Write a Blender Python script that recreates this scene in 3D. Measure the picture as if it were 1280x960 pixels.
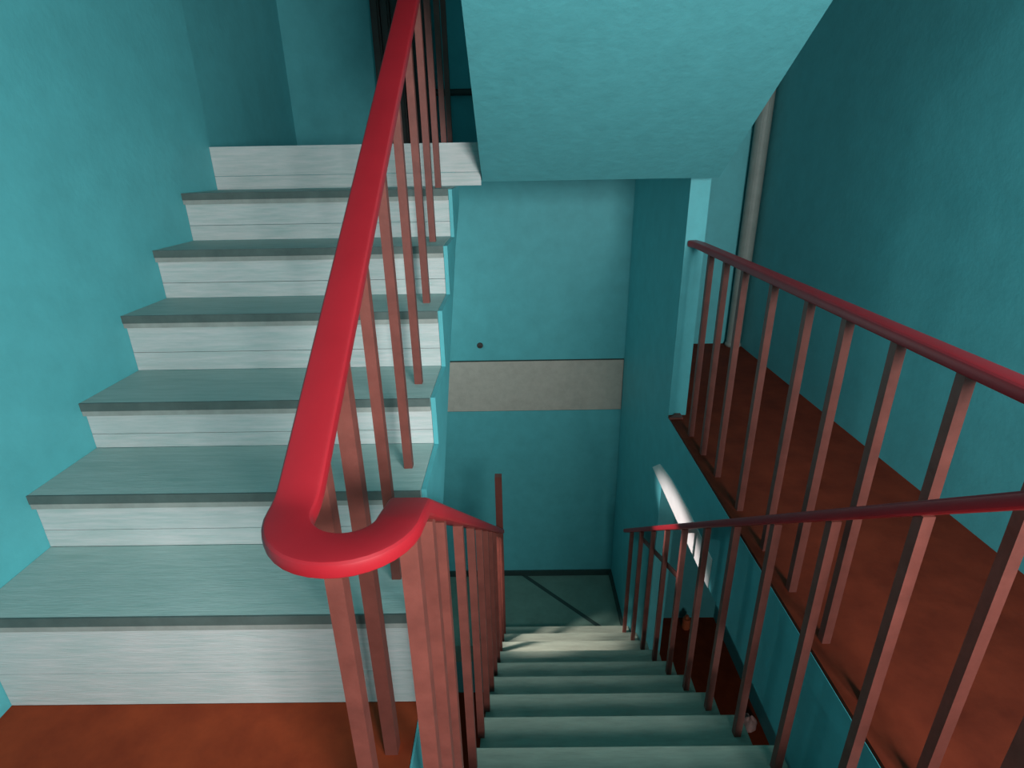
import bpy, bmesh, math
from mathutils import Matrix, Vector

for o in list(bpy.data.objects):
    bpy.data.objects.remove(o)
scn = bpy.context.scene
COL = scn.collection

# ------------------------------------------------------------------ camera
PITCH, YAW, ROLL, EYE, FPX = 0.3797, -0.0088, 0.0179, 1.25, 693.57
cy, sy, cp, sp = math.cos(YAW), math.sin(YAW), math.cos(PITCH), math.sin(PITCH)
R0 = Vector((cy, -sy, 0)); F = Vector((sy * cp, cy * cp, -sp)); U0 = Vector((sy * sp, cy * sp, cp))
cr, sr = math.cos(ROLL), math.sin(ROLL)
RT = R0 * cr - U0 * sr
UP = R0 * sr + U0 * cr
cam_d = bpy.data.cameras.new('camera')
cam_d.sensor_width = 36.0
cam_d.lens = FPX / 1280 * 36.0
cam_d.clip_start = 0.02
cam = bpy.data.objects.new('camera', cam_d)
m = Matrix((RT, UP, -F)).transposed().to_4x4()
m.translation = (0, 0, EYE)
cam.matrix_world = m
COL.objects.link(cam)
scn.camera = cam

# ------------------------------------------------------------------ world, lights, exposure
w = bpy.data.worlds.new('world'); scn.world = w
w.use_nodes = True
w.node_tree.nodes['Background'].inputs[0].default_value = (0.55, 0.75, 0.85, 1)
w.node_tree.nodes['Background'].inputs[1].default_value = 0.05
scn.view_settings.view_transform = 'Standard'
scn.view_settings.look = 'None'
scn.view_settings.gamma = 1
scn.view_settings.use_curve_mapping = False
scn.view_settings.exposure = 0.0


def area(name, loc, rot, sx, sy_, power, col):
    l = bpy.data.lights.new(name, 'AREA'); l.shape = 'RECTANGLE'
    l.size, l.size_y, l.energy, l.color = sx, sy_, power, col
    o = bpy.data.objects.new(name, l); o.location = loc; o.rotation_euler = rot
    COL.objects.link(o); return o


def spot(name, loc, target, power, col, angle, blend, radius):
    l = bpy.data.lights.new(name, 'SPOT')
    l.energy, l.color, l.spot_size, l.spot_blend, l.shadow_soft_size = power, col, math.radians(angle), blend, radius
    o = bpy.data.objects.new(name, l); o.location = loc
    o.rotation_euler = (Vector(target) - Vector(loc)).to_track_quat('-Z', 'Y').to_euler()
    COL.objects.link(o); return o


# daylight through the window behind the camera
area('window_daylight', (0.86, -0.80, 1.36), (math.radians(90), 0, math.radians(30)), 0.85, 0.65, 94, (1.0, 0.97, 0.97))
# added unseen fill, brightening the floor and walls under the gallery
area('added_fill_gallery', (1.20, -0.90, -0.95), (math.radians(90), 0, 0), 0.5, 0.6, 16, (1.0, 0.95, 0.92))
# added spots, unseen under the rising flight, brightening the beam and lower steps
SPOT_POS = (-0.80, 2.35, 0.02)
lb = spot('added_spot_beam', SPOT_POS, (0.80, 2.30, -0.47), 150, (1.0, 0.88, 0.88), 36, 0.8, 0.02)
lb.scale = (1.0, 0.36, 1.0)
spot('added_spot_steps', SPOT_POS, (0.3, 2.75, -1.62), 240, (1.0, 0.74, 0.68), 24, 0.6, 0.06)
ll = bpy.data.lights.new('added_fill_well', 'POINT'); ll.energy = 9; ll.color = (0.85, 1.0, 1.0); ll.shadow_soft_size = 0.16  # soft fill added out of sight behind the rising flight, brightens the well
lo_ = bpy.data.objects.new('added_fill_well', ll); lo_.location = (-0.95, 3.20, 0.35); COL.objects.link(lo_)

# ------------------------------------------------------------------ materials


def mat(name, col, rough=0.6, var=0.12, scale=9.0, bump=0.15, bscale=60.0, stretch=(1, 1, 1), col2=None, bdist=0.004, spec=0.4):
    mt = bpy.data.materials.new(name); mt.use_nodes = True
    nt = mt.node_tree; b = nt.nodes['Principled BSDF']
    tc = nt.nodes.new('ShaderNodeNewGeometry')
    mp = nt.nodes.new('ShaderNodeMapping'); mp.inputs['Scale'].default_value = stretch
    nt.links.new(tc.outputs['Position'], mp.inputs['Vector'])
    n = nt.nodes.new('ShaderNodeTexNoise'); n.inputs['Scale'].default_value = scale
    n.inputs['Detail'].default_value = 6; n.inputs['Roughness'].default_value = 0.65
    nt.links.new(mp.outputs[0], n.inputs['Vector'])
    r = nt.nodes.new('ShaderNodeValToRGB')
    a = col2 if col2 else tuple(c * (1 - 2 * var) for c in col)
    r.color_ramp.elements[0].position = 0.3; r.color_ramp.elements[0].color = (*a, 1)
    r.color_ramp.elements[1].position = 0.68; r.color_ramp.elements[1].color = (*col, 1)
    nt.links.new(n.outputs['Fac'], r.inputs['Fac'])
    nt.links.new(r.outputs['Color'], b.inputs['Base Color'])
    b.inputs['Roughness'].default_value = rough
    b.inputs['Specular IOR Level'].default_value = spec
    if bump:
        n2 = nt.nodes.new('ShaderNodeTexNoise'); n2.inputs['Scale'].default_value = bscale
        n2.inputs['Detail'].default_value = 4
        nt.links.new(mp.outputs[0], n2.inputs['Vector'])
        bp = nt.nodes.new('ShaderNodeBump'); bp.inputs['Strength'].default_value = bump
        bp.inputs['Distance'].default_value = bdist
        nt.links.new(n2.outputs['Fac'], bp.inputs['Height'])
        nt.links.new(bp.outputs[0], b.inputs['Normal'])
    return mt


TEAL = (0.092, 0.430, 0.465)
M_wall = mat('teal_wall_paint', TEAL, 0.6, 0.07, 9, 0.22, 45)
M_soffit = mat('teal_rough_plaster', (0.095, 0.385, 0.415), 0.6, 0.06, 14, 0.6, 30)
M_beige = mat('bare_concrete_band', (0.46, 0.44, 0.38), 0.8, 0.08, 20, 0.3, 70)
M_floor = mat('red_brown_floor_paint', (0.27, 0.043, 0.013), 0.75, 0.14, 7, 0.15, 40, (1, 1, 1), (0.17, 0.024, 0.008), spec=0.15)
M_gal = mat('dark_brown_floor_paint', (0.17, 0.027, 0.011), 0.75, 0.14, 6, 0.15, 40, (1, 1, 1), (0.095, 0.014, 0.006), spec=0.15)  # gallery floor in one darker brown than the landing floor
M_riser = mat('whitewashed_riser', (0.57, 0.58, 0.57), 0.7, 0.1, 6, 0.35, 22, (1.2, 1, 16), (0.38, 0.48, 0.46))
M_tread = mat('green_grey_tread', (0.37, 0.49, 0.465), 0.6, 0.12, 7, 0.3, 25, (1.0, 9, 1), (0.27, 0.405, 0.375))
M_nosing = mat('dark_nosing_strip', (0.095, 0.135, 0.125), 0.6, 0.15, 12, 0.2, 40, (1, 1, 1))
M_lip = mat('grey_tread_lip', (0.33, 0.36, 0.33), 0.7, 0.15, 12, 0.2, 40)
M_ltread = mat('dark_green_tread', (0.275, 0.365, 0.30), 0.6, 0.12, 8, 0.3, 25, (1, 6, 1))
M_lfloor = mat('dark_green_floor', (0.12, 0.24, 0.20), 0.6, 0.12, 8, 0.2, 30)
M_seam = mat('dark_green_seam', (0.020, 0.055, 0.050), 0.7, 0.1, 10, 0, 30)
M_rail = mat('red_plastic_handrail', (0.32, 0.011, 0.019), 0.42, 0.06, 10, 0.05, 60)
M_bar = mat('brown_painted_steel', (0.19, 0.055, 0.042), 0.5, 0.16, 14, 0.2, 60)
M_dark = mat('dark_brown_iron', (0.06, 0.05, 0.045), 0.6, 0.15, 10, 0.1, 40)
M_pipe = mat('grey_beige_pipe', (0.22, 0.27, 0.245), 0.55, 0.1, 10, 0.1, 40)
M_white = mat('white_frame_and_light_strip', (0.75, 0.75, 0.72), 0.5, 0.05, 10, 0.05, 40)
M_pink = mat('pale_pink_cloth', (0.62, 0.38, 0.35), 0.9, 0.1, 40, 0.3, 90)
M_orange = mat('orange_plastic', (0.55, 0.13, 0.05), 0.5, 0.05, 10, 0, 40)
M_glass = bpy.data.materials.new('window_glass'); M_glass.use_nodes = True
_b = M_glass.node_tree.nodes['Principled BSDF']
_b.inputs['Transmission Weight'].default_value = 1.0; _b.inputs['Roughness'].default_value = 0.02

# ------------------------------------------------------------------ helpers
ORG = {}


def thing(name, label, cat, loc, group=None, kind=None):
    o = bpy.data.objects.new(name, None); o.empty_display_size = 0.1
    o.location = loc; COL.objects.link(o); ORG[o] = Vector(loc)
    if label: o['label'] = label
    if cat: o['category'] = cat
    if group: o['group'] = group
    if kind: o['kind'] = kind
    return o


def link(name, me, mt, parent, org):
    o = bpy.data.objects.new(name, me); COL.objects.link(o)
    me.materials.append(mt)
    ORG[o] = Vector(org)
    if parent is not None:
        o.parent = parent; o.location = Vector(org) - ORG[parent]
    else:
        o.location = org
    return o


def from_bm(name, bm, mt, parent=None, smooth=False, bevel=0.0):
    bmesh.ops.remove_doubles(bm, verts=bm.verts, dist=1e-5)
    bmesh.ops.recalc_face_normals(bm, faces=bm.faces)
    if bevel:
        bmesh.ops.bevel(bm, geom=[e for e in bm.edges if e.calc_face_angle(0) > 0.5], offset=bevel, segments=2, affect='EDGES', clamp_overlap=True)
    lo = Vector([min(v.co[i] for v in bm.verts) for i in range(3)])
    hi = Vector([max(v.co[i] for v in bm.verts) for i in range(3)])
    c = (lo + hi) / 2; c.z = lo.z
    for v in bm.verts: v.co -= c
    me = bpy.data.meshes.new(name); bm.to_mesh(me); bm.free()
    if smooth:
        for p in me.polygons: p.use_smooth = True
    return link(name, me, mt, parent, c)


def add_box(bm, x0, x1, y0, y1, z0, z1):
    vs = [bm.verts.new((x, y, z)) for z in (z0, z1) for y in (y0, y1) for x in (x0, x1)]
    for f in ((0, 1, 3, 2), (4, 5, 7, 6), (0, 1, 5, 4), (2, 3, 7, 6), (0, 2, 6, 4), (1, 3, 7, 5)):
        bm.faces.new([vs[i] for i in f])


def box(name, x0, x1, y0, y1, z0, z1, mt, parent=None, bevel=0.0):
    bm = bmesh.new(); add_box(bm, x0, x1, y0, y1, z0, z1)
    return from_bm(name, bm, mt, parent, bevel=bevel)


def prism_x(name, pts, x0, x1, mt, parent=None, bevel=0.0):
    bm = bmesh.new()
    a = [bm.verts.new((x0, y, z)) for y, z in pts]; b = [bm.verts.new((x1, y, z)) for y, z in pts]
    bm.faces.new(a); bm.faces.new(b)
    n = len(pts)
    for i in range(n): bm.faces.new((a[i], a[(i + 1) % n], b[(i + 1) % n], b[i]))
    return from_bm(name, bm, mt, parent, bevel=bevel)


def columns_x(name, cols, x0, x1, mt, parent=None):
    """solid of vertical columns along Y: (y0, y1, top, bottom at y0, bottom at y1)"""
    bm = bmesh.new()
    for ya, yb, zt, ba, bb in cols:
        vs = [bm.verts.new((x, y, z)) for x in (x0, x1) for y, z in ((ya, ba), (yb, bb), (yb, zt), (ya, zt))]
        for f in ((0, 1, 2, 3), (4, 5, 6, 7), (0, 1, 5, 4), (1, 2, 6, 5), (2, 3, 7, 6), (3, 0, 4, 7)):
            bm.faces.new([vs[i] for i in f])
    return from_bm(name, bm, mt, parent)


def prism_z(name, pts, z0, z1, mt, parent=None, bevel=0.0):
    bm = bmesh.new()
    a = [bm.verts.new((x, y, z0)) for x, y in pts]; b = [bm.verts.new((x, y, z1)) for x, y in pts]
    bm.faces.new(a); bm.faces.new(b)
    n = len(pts)
    for i in range(n): bm.faces.new((a[i], a[(i + 1) % n], b[(i + 1) % n], b[i]))
    return from_bm(name, bm, mt, parent, bevel=bevel)


def cyl(name, x, y, z0, z1, r, mt, parent=None, n=20, axis='z'):
    bm = bmesh.new(); rings = []
    prof = [(z0, r * 0.9), (z0 + min(r * .3, .01), r), (z1 - min(r * .3, .01), r), (z1, r * 0.9)]
    for h, rr in prof:
        ring = []
        for i in range(n):
            a = 2 * math.pi * i / n
            if axis == 'z': ring.append(bm.verts.new((x + rr * math.cos(a), y + rr * math.sin(a), h)))
            else: ring.append(bm.verts.new((h, x + rr * math.cos(a), y + rr * math.sin(a))))
        rings.append(ring)
    for A, B in zip(rings, rings[1:]):
        for i in range(n): bm.faces.new((A[i], A[(i + 1) % n], B[(i + 1) % n], B[i]))
    bm.faces.new(rings[0]); bm.faces.new(rings[-1])
    return from_bm(name, bm, mt, parent, smooth=False)


def sweep(name, path, wd, ht, mt, parent=None):
    """flat rounded handrail section swept along a path; section stays level sideways"""
    sec = []
    r = min(ht, wd) * 0.30
    for cx, cz, a0 in ((wd / 2 - r, ht / 2 - r, 0), (-wd / 2 + r, ht / 2 - r, 90), (-wd / 2 + r, -ht / 2 + r, 180), (wd / 2 - r, -ht / 2 + r, 270)):
        for k in range(4):
            a = math.radians(a0 + 30 * k); sec.append((cx + r * math.cos(a), cz + r * math.sin(a)))
    bm = bmesh.new(); rings = []
    P = [Vector(p) for p in path]
    for i, p in enumerate(P):
        d = (P[min(i + 1, len(P) - 1)] - P[max(i - 1, 0)]).normalized()
        s = d.cross(Vector((0, 0, 1))).normalized(); u = s.cross(d).normalized()
        rings.append([bm.verts.new(p + s * a + u * b) for a, b in sec])
    n = len(sec)
    for A, B in zip(rings, rings[1:]):
        for i in range(n): bm.faces.new((A[i], A[(i + 1) % n], B[(i + 1) % n], B[i]))
    bm.faces.new(rings[0]); bm.faces.new(rings[-1])
    o = from_bm(name, bm, mt, parent, smooth=True)
    o.data.set_sharp_from_angle(angle=math.radians(20))
    return o


def struct(o):
    o['kind'] = 'structure'; return o


# ------------------------------------------------------------------ measures
XL, XR = -1.284, -0.253          # rising flight: wall side, well side
XS, XW, XP, XG = -0.140, 0.798, 0.889, 1.613   # lower flight left, gallery edge, partition back face, right wall
YP, YB = 2.658, 3.874            # partition front, end wall
YREAR = -0.97
ZY = [(0.9955, 0.2928), (1.2445, 0.4627), (1.4969, 0.6151), (1.7651, 0.8074), (2.0105, 0.9808), (2.2682, 1.1602), (2.5421, 1.3327)]
ZMID, ZLOW, ZTOP = -2.09, -2.30, 4.6
LY0, LT, LZ0, LR = 1.177, 0.2424, -0.426, 0.185   # lower flight: nosing k at (LY0 + k*LT, LZ0 - k*LR)

# ------------------------------------------------------------------ structure
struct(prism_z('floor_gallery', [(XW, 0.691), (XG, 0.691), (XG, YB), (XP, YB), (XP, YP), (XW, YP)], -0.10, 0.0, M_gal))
struct(prism_z('floor', [(XL, YREAR), (XG, YREAR), (XG, 0.69), (XR, 0.69), (XR, 0.9955), (XL, 0.9955)], -0.10, 0.0, M_floor))
struct(box('trim_1', XW, XW + 0.14, 0.69, YP, -0.433, -0.101, M_wall))            # beam under the gallery edge
prism_x('light_strip', [(1.86, -0.432), (2.86, -0.432), (2.72, -0.33), (2.5, -0.29), (2.2, -0.275), (1.86, -0.285)], XW - 0.004, XW - 0.0005, M_white, bpy.data.objects['trim_1'])  # patch of light on the beam, put in as a tapered white strip
struct(box('trim_2', XW, XW + 0.002, 0.691, YP, -0.101, -0.012, M_wall)).location.x -= 0.003
struct(box('trim_3', XR + 0.001, XR + 0.006, 0.70, 0.9955, -0.30, -0.006, M_wall))
struct(box('trim_4', XR + 0.01, XW - 0.01, 0.691, 0.70, -0.22, -0.006, M_wall))
struct(box('wall_left', XL - 0.35, XL, YREAR, 2.556, -3.6, ZTOP, M_wall))
struct(box('wall_left_landing', XL - 0.35, -1.385, 2.556, YB + 0.02, -3.6, ZTOP, M_wall))
struct(box('wall_right', XG, XG + 0.2, YREAR, YB + 0.02, -3.6, ZTOP, M_wall))
wb = struct(box('wall_back', XL - 0.35, XG + 0.2, YB + 0.02, YB + 0.25, -3.6, ZTOP, M_wall))
box('plaster_upper', -1.385, XG, YB, YB + 0.019, -0.105, ZTOP, M_wall, wb)
box('plaster_lower', -1.385, XP, YB + 0.006, YB + 0.019, -3.55, -0.523, M_wall, wb)
box('concrete_band', -1.385, XW - 0.001, YB + 0.010, YB + 0.019, -0.521, -0.118, M_beige, wb)
box('joint', -1.385, XW - 0.001, YB + 0.004, YB + 0.019, -0.117, -0.106, M_seam, wb)
struct(box('wall_partition', XW, XP, YP, YB - 0.001, -3.5, 1.174, M_wall))
struct(box('wall_gallery_end', XP, XG, 3.58, YB, -3.5, -0.45, M_wall))
struct(box('ceiling', XL - 0.35, XG + 0.2, YREAR - 0.2, YB + 0.25, ZTOP, ZTOP + 0.1, M_wall))
struct(box('ceiling_landing', XL, XG, YREAR, -0.56, 3.20, 3.42, M_wall))
struct(box('ceiling_gallery', XP + 0.002, XG, -0.56, YB, 3.20, 3.42, M_wall))
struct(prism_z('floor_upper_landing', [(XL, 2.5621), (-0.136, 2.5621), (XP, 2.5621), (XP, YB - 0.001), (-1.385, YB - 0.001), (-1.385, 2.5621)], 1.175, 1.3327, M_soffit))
struct(box('floor_middle_landing', XL, XW - 0.001, LY0 + 8 * LT + 0.001, YB, ZMID - 0.16, ZMID, M_lfloor))
struct(box('baseboard_back', XL, XW - 0.002, YB - 0.014, YB + 0.005, ZMID + 0.001, ZMID + 0.05, M_seam))
struct(box('baseboard_right', XW - 0.022, XW - 0.001, LY0 + 8 * LT + 0.02, YB - 0.015, ZMID + 0.001, ZMID + 0.045, M_seam))
struct(box('floor_lower_gallery', XW, XG, YREAR, 3.58, ZLOW - 0.15, ZLOW, M_floor))
struct(box('floor_lower', XL, XW, YREAR, YB, -3.6, -3.5, M_floor))

# rear wall with the window that lights the landing
wx0, wx1, wz0, wz1 = 0.51, 1.21, 1.05, 1.75
bm = bmesh.new()
add_box(bm, XL, wx0, YREAR - 0.2, YREAR, -3.6, ZTOP)
add_box(bm, wx1, XG, YREAR - 0.2, YREAR, -3.6, ZTOP)
add_box(bm, wx0, wx1, YREAR - 0.2, YREAR, -3.6, wz0)
add_box(bm, wx0, wx1, YREAR - 0.2, YREAR, wz1, ZTOP)
struct(from_bm('wall_rear', bm, M_wall))
win = thing('window_1', None, None, ((wx0 + wx1) / 2, YREAR - 0.1, wz0), kind='structure')
for a, b, c, d in ((wx0, wx1, wz0, wz0 + .05), (wx0, wx1, wz1 - .05, wz1), (wx0, wx0 + .05, wz0 + .05, wz1 - .05), (wx1 - .05, wx1, wz0 + .05, wz1 - .05), (0.84, 0.88, wz0 + .05, wz1 - .05)):
    box('window_frame', a, b, YREAR - .14, YREAR - .08, c, d, M_white, win)
for a, b in ((wx0 + .05, .84), (.88, wx1 - .05)):
    box('pane', a, b, YREAR - .112, YREAR - .108, wz0 + .05, wz1 - .05, M_glass, win)

# ------------------------------------------------------------------ rising flight
up = thing('staircase', 'pale flight of steps rising along the left wall with whitewashed risers', 'staircase', (XL, 0.9955, 0))
def low1(y):
    return -0.095 + (y - 1.0) * (0.26 + 0.095) / 0.516 if y < 1.516 else 0.26 + (y - 1.516) * (1.174 - 0.26) / (2.561 - 1.516)
cols = []
for k, (y, z) in enumerate(ZY):
    ya = y + 0.012; yb = ZY[k + 1][0] + 0.012 if k < 6 else 2.561
    cuts = [ya] + ([1.516] if ya < 1.516 < yb else []) + [yb]
    for c0, c1 in zip(cuts, cuts[1:]):
        cols.append((c0, c1, z - 0.041, min(low1(c0), z - 0.075), min(low1(c1), z - 0.075)))
columns_x('concrete_body', cols, XL + 0.001, XR - 0.001, M_wall, up)
cols = []
for k, (y, z) in enumerate(ZY[:6]):
    yb = ZY[k + 1][0]
    cuts = [y] + ([1.516] if y < 1.516 < yb else []) + [yb]
    for c0, c1 in zip(cuts, cuts[1:]):
        cols.append((c0, c1, z - 0.002, min(low1(max(c0, 1.0)), z - 0.075), min(low1(c1), z - 0.075)))
columns_x('stringer', cols, XR, XR + 0.014, M_wall, up)
zprev = 0.0
for k, (y, z) in enumerate(ZY):
    xr = XR - 0.001 if k < 6 else XS
    top = z - 0.041
    zs = zprev + (top - zprev) * 0.42
    yr = y
    if k == 6:
        box('riser_board', XL + 0.001, xr, yr, yr + 0.0115, zprev + 0.001, zs - 0.0008, M_riser, up)
        box('riser_board', XL + 0.001, xr, yr, yr + 0.0115, zs + 0.0008, z - 0.001, M_riser, up)
    else:
        box('riser_board', XL + 0.001, xr, yr, yr + 0.0115, zprev + 0.001, zs - 0.0008, M_riser, up)
        box('riser_board', XL + 0.001, xr, yr + 0.0007, yr + 0.0115, zs + 0.0008, top - 0.0005, M_riser, up)
        y2 = ZY[k + 1][0] - 0.0005
        tr = box('tread', XL + 0.001, XR - 0.001, y - 0.008, y2, top, z, M_tread, up)
        box('nosing', XL + 0.001, XR - 0.001, y - 0.013, y - 0.0083, top + 0.016, z + 0.0005, M_nosing, tr)
        box('lip', XL + 0.001, XR - 0.001, y - 0.011, y - 0.0083, top, top + 0.0155, M_lip, tr)
    zprev = z

# ------------------------------------------------------------------ descending flight
dn = thing('staircase', 'dark green flight of steps going down between the two railings', 'staircase', (XS, 0.70, ZMID))
XE = XW - 0.012
lv = [(LY0 + k * LT, LZ0 - k * LR) for k in range(-1, 9)]
yend = lv[-1][0] - 0.012
low2 = lambda y: (lv[0][1] - 0.35) + (y - 0.702) / (yend - 0.702) * (ZMID - 0.16 - lv[0][1] + 0.35)
cols = []
for i, (y, z) in enumerate(lv):
    ya = lv[i - 1][0] - 0.012 if i else 0.702
    cols.append((ya, y - 0.012, z - 0.031, low2(ya), low2(y - 0.012)))
columns_x('concrete_body', cols, XS, XE, M_wall, dn)
for i, (y, z) in enumerate(lv):
    y0 = lv[i - 1][0] - 0.011 if i else 0.702
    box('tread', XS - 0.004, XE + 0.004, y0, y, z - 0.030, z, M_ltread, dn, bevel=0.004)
    zn = lv[i + 1][1] if i + 1 < len(lv) else ZMID
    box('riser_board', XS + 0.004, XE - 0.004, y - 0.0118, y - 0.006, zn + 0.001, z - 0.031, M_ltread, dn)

# ------------------------------------------------------------------ flight overhead
ov = thing('staircase', 'teal underside of the upper flight sloping overhead towards the viewer', 'staircase', (XS, 2.56, 1.175))
n = 12; rr = (3.42 - 1.3327) / n; yy = (2.56 + 0.56) / n
low3 = lambda y: 1.175 + (2.5615 - y) / (2.5615 + 0.558) * 2.0
cols = []
for k in range(n):
    ya, yb = max(2.5615 - (k + 1) * yy, -0.558), 2.5615 - k * yy
    cols.append((ya, yb, 1.3327 + (k + 1) * rr, low3(ya), low3(yb)))
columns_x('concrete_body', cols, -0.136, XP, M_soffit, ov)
for k in range(n - 1):
    box('tread', -0.135, XP, 2.5615 - (k + 1) * yy, 2.5615 - k * yy + 0.01, 1.3337 + (k + 1) * rr, 1.3537 + (k + 1) * rr, M_tread, ov)

# ------------------------------------------------------------------ railings
BW = 0.0115


def bar(x, y, z0, z1, parent, name='baluster', hw=BW):
    return box(name, x - hw, x + hw, y - hw, y + hw, z0, z1, M_bar, parent)


RX, LX = -0.303, -0.158
rz = lambda y: 0.377 + 0.68 * y            # rising handrail axis
lz = lambda y: 0.805 - 0.763 * (y - 0.66)  # falling handrail axis
YC, RC = 0.622, (LX - RX) / 2
rail = thing('stair_railing', 'bright red handrail curving round the well with brown bars down both inner flights', 'railing', (RX, 0.64, 0))
path = [(RX, y, rz(y)) for y in (2.95, 2.4, 1.8, 1.3, 1.0, 0.85, 0.75, YC + 0.05)]
zu = rz(YC + 0.05) - 0.05 * 0.05 - 0.63 * 0.025
for d in (0.038, 0.025, 0.012):
    path.append((RX, YC + d, zu + 0.05 * d + 0.63 * d * d / 0.10))
for k in range(0, 19):
    a = math.pi + math.pi * k / 18
    path.append(((RX + LX) / 2 + RC * math.cos(a), YC + RC * math.sin(a), zu - 0.012 * k / 18))
lxx = lambda y: LX + (y - 0.64) / (2.93 - 0.64) * 0.036
path += [(lxx(y), y, lz(y)) for y in (0.68, 0.72, 0.78, 0.95, 1.3, 1.8, 2.4, 2.92)]
sweep('handrail', path, 0.063, 0.026, M_rail, rail)
for k, (y, z) in enumerate(ZY[:6]):
    yb = y + 0.115
    bar(RX - 0.002, yb, z, rz(yb) - 0.012, rail)
    if k in (0,):
        pass
bar(RX, 2.66, 1.3327, rz(2.66) - 0.012, rail); bar(RX, 2.92, 1.3327, rz(2.92) - 0.012, rail)
for y in (0.875, 0.72):
    bar(RX + 0.006, y, 0.0, rz(y) - 0.012, rail, hw=0.0145)
for y in (0.66, 0.78):
    bar(lxx(y), y, -0.24, lz(y) - 0.012, rail, hw=0.0135)
for i, (y, z) in enumerate(lv[:-1]):
    for dy in (0.07,):
        yb = y - dy
        if yb < 0.8: continue
        bar(lxx(yb) + 0.006, yb, z, lz(yb) - 0.012, rail)
bar(-0.120, 2.935, -1.906, -0.52, rail, 'newel_post', 0.021)

# right-hand railing of the descending flight
RX2 = 0.747
rail2 = thing('stair_railing', 'dull red railing running down the right side of the dark green steps', 'railing', (RX2, 0.55, 0))
lz2 = lambda y: 0.773 - 0.763 * (y - 0.70)
sweep('handrail', [(RX2, y, lz2(y)) for y in (0.535, 0.9, 1.4, 1.9, 2.4, 2.9, 3.19)], 0.045, 0.026, M_rail, rail2)
for i, (y, z) in enumerate(lv):
    yb = y - 0.075
    bar(RX2, yb, z, lz2(yb) - 0.012, rail2)
bar(RX2, 0.56, 0.0, lz2(0.56) - 0.012, rail2, 'newel_post', 0.014)
bm = bmesh.new()
for (ya, za), (yb2, zb2) in (((2.90, -0.955), (2.14, -0.615)),):
    vs = [bm.verts.new((x, y, z + dz)) for x in (RX2 + 0.013, RX2 + 0.022) for (y, z) in ((ya, za), (yb2, zb2)) for dz in (-0.014, 0.014)]
    for f in ((0, 1, 3, 2), (4, 5, 7, 6), (0, 1, 5, 4), (2, 3, 7, 6), (0, 2, 6, 4), (1, 3, 7, 5)):
        bm.faces.new([vs[i] for i in f])
from_bm('brace', bm, M_bar, rail2)

# gallery railing
RX3 = 0.845
rail3 = thing('gallery_railing', 'brown barred railing with red handrail along the gallery edge at right', 'railing', (RX3, 0.6, 0))
sweep('handrail', [(RX3, y, 0.885) for y in (0.565, 1.0, 1.6, 2.2, 2.60)] + [(RX3 - 0.012, 2.655, 0.885)], 0.05, 0.03, M_rail, rail3)
for y in (2.42, 2.235, 2.045, 1.80, 1.565, 1.37, 1.172, 0.975, 0.78, 0.585):
    bar(RX3, y, 0.0, 0.872, rail3)
br = prism_z('bracket', [(XW - 0.012, 2.60), (XW + 0.06, 2.60), (XW + 0.06, 2.655), (XW + 0.03, 2.655), (XW + 0.018, 2.63)], 0.001, 0.012, M_bar, rail3)

# ------------------------------------------------------------------ smaller things
rad = thing('radiator', 'tall dark ribbed radiator against the back wall of the upper landing', 'radiator', (-0.64, YB - 0.07, 1.3327))
for k in range(6):
    x = -0.815 + 0.058 * k
    box('column', x, x + 0.052, YB - 0.11, YB - 0.02, 1.3337, 2.52, M_dark, rad, bevel=0.012)
cyl('connecting_pipe', YB - 0.06, 1.655, -0.473, XP - 0.2, 0.019, M_dark, rad, axis='x')
box('backing', -0.815, -0.475, YB - 0.03, YB - 0.001, 1.36, 2.50, M_dark, rad)

pp = thing('standpipe', 'grey vertical pipe in the far corner of the gallery', 'pipe', (1.555, 3.80, 0))
cyl('pipe', 1.555, 3.805, 0.001, 3.199, 0.048, M_pipe, pp)
cyl('collar', 1.555, 3.805, 0.002, 0.03, 0.056, M_pipe, pp)

hk = thing('wall_hook', 'small dark hook on the teal wall above the beige band', 'hook', (-0.263, YB, 0.0))
cyl('plate', 0, 0, 0, 0.008, 0.022, M_dark, hk)
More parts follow.
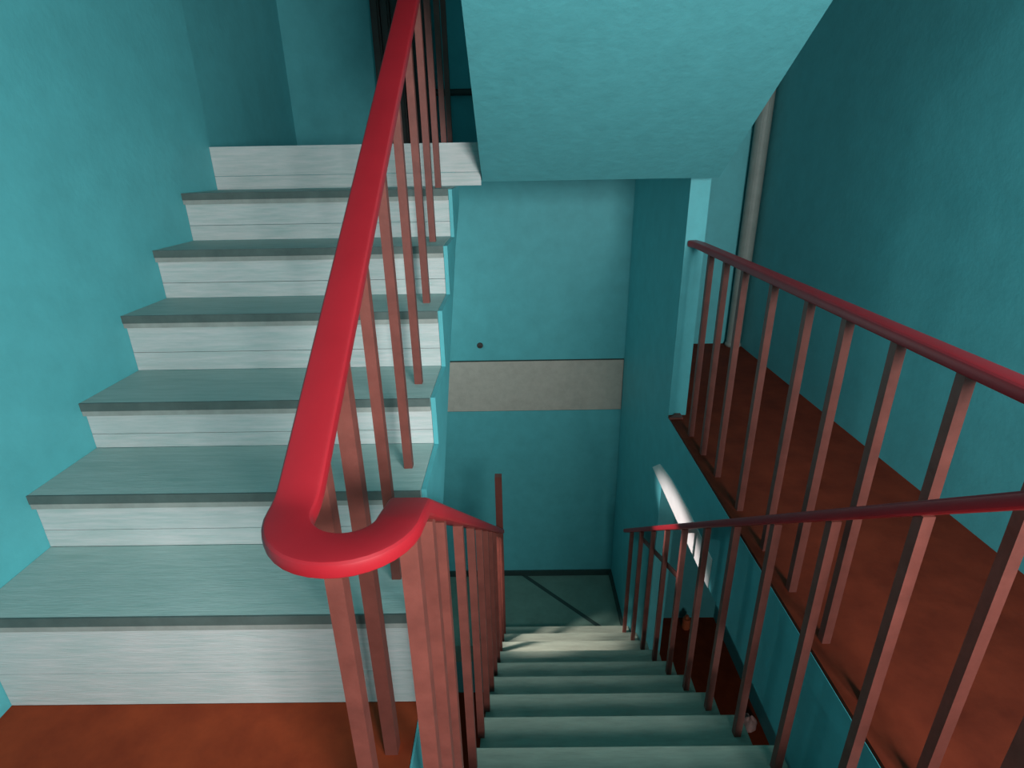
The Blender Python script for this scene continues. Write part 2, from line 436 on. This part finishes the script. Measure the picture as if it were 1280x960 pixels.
# the hook plate lies against the wall
pl = [c for c in hk.children][0]
pl.rotation_euler = (math.radians(90), 0, 0); pl.location = (0, 0, 0.012)
box('prong', -0.269, -0.257, YB - 0.03, YB - 0.008, 0.0, 0.010, M_dark, hk)

# green board lying aslant on the middle landing
bd = prism_z('floor_board', [(-0.30, 3.83), (0.02, 3.83), (0.62, 3.22), (0.56, 3.15), (-0.30, 3.15)], ZMID + 0.001, ZMID + 0.035, M_lfloor, None, 0.004)
prism_z('edge_strip', [(0.02, 3.83), (0.62, 3.22), (0.62 + 0.035, 3.22 + 0.035), (0.055, 3.865)], ZMID + 0.001, ZMID + 0.012, M_seam, bd)
bd['label'] = 'dark green board lying aslant on the small landing below'; bd['category'] = 'board'


def cloth(name, cx, cy_, z, rx, ry, h, mt):
    bm = bmesh.new(); N, Rn = 18, 5
    top = bm.verts.new((cx, cy_, z + h)); prev = None
    rings = []
    for j in range(1, Rn + 1):
        t = j / Rn; ring = []
        for i in range(N):
            a = 2 * math.pi * i / N
            q = 1 + 0.16 * math.sin(3 * a + 1) + 0.1 * math.sin(5 * a)
            ring.append(bm.verts.new((cx + rx * t * q * math.cos(a), cy_ + ry * t * q * math.sin(a), z + h * (1 - t * t) * (1 + .25 * math.sin(4 * a + 3 * t)))))
        rings.append(ring)
    for i in range(N): bm.faces.new((top, rings[0][i], rings[0][(i + 1) % N]))
    for A, B in zip(rings, rings[1:]):
        for i in range(N): bm.faces.new((A[i], B[i], B[(i + 1) % N], A[(i + 1) % N]))
    bm.faces.new(rings[-1])
    return from_bm(name, bm, mt, None, smooth=True)


rg = cloth('rag', 1.535, 2.64, ZLOW + 0.001, 0.055, 0.065, 0.06, M_pink)
rg['label'] = 'pale pink crumpled rag on the dark floor beyond the lower railing'; rg['category'] = 'rag'
bt = thing('bottle', 'small orange bottle standing far down on the lower dark floor', 'bottle', (1.35, 3.47, ZLOW))
cyl('body', 1.35, 3.47, ZLOW + 0.001, ZLOW + 0.10, 0.032, M_orange, bt, 14)
cyl('cap', 1.35, 3.47, ZLOW + 0.10, ZLOW + 0.13, 0.014, M_orange, bt, 12)
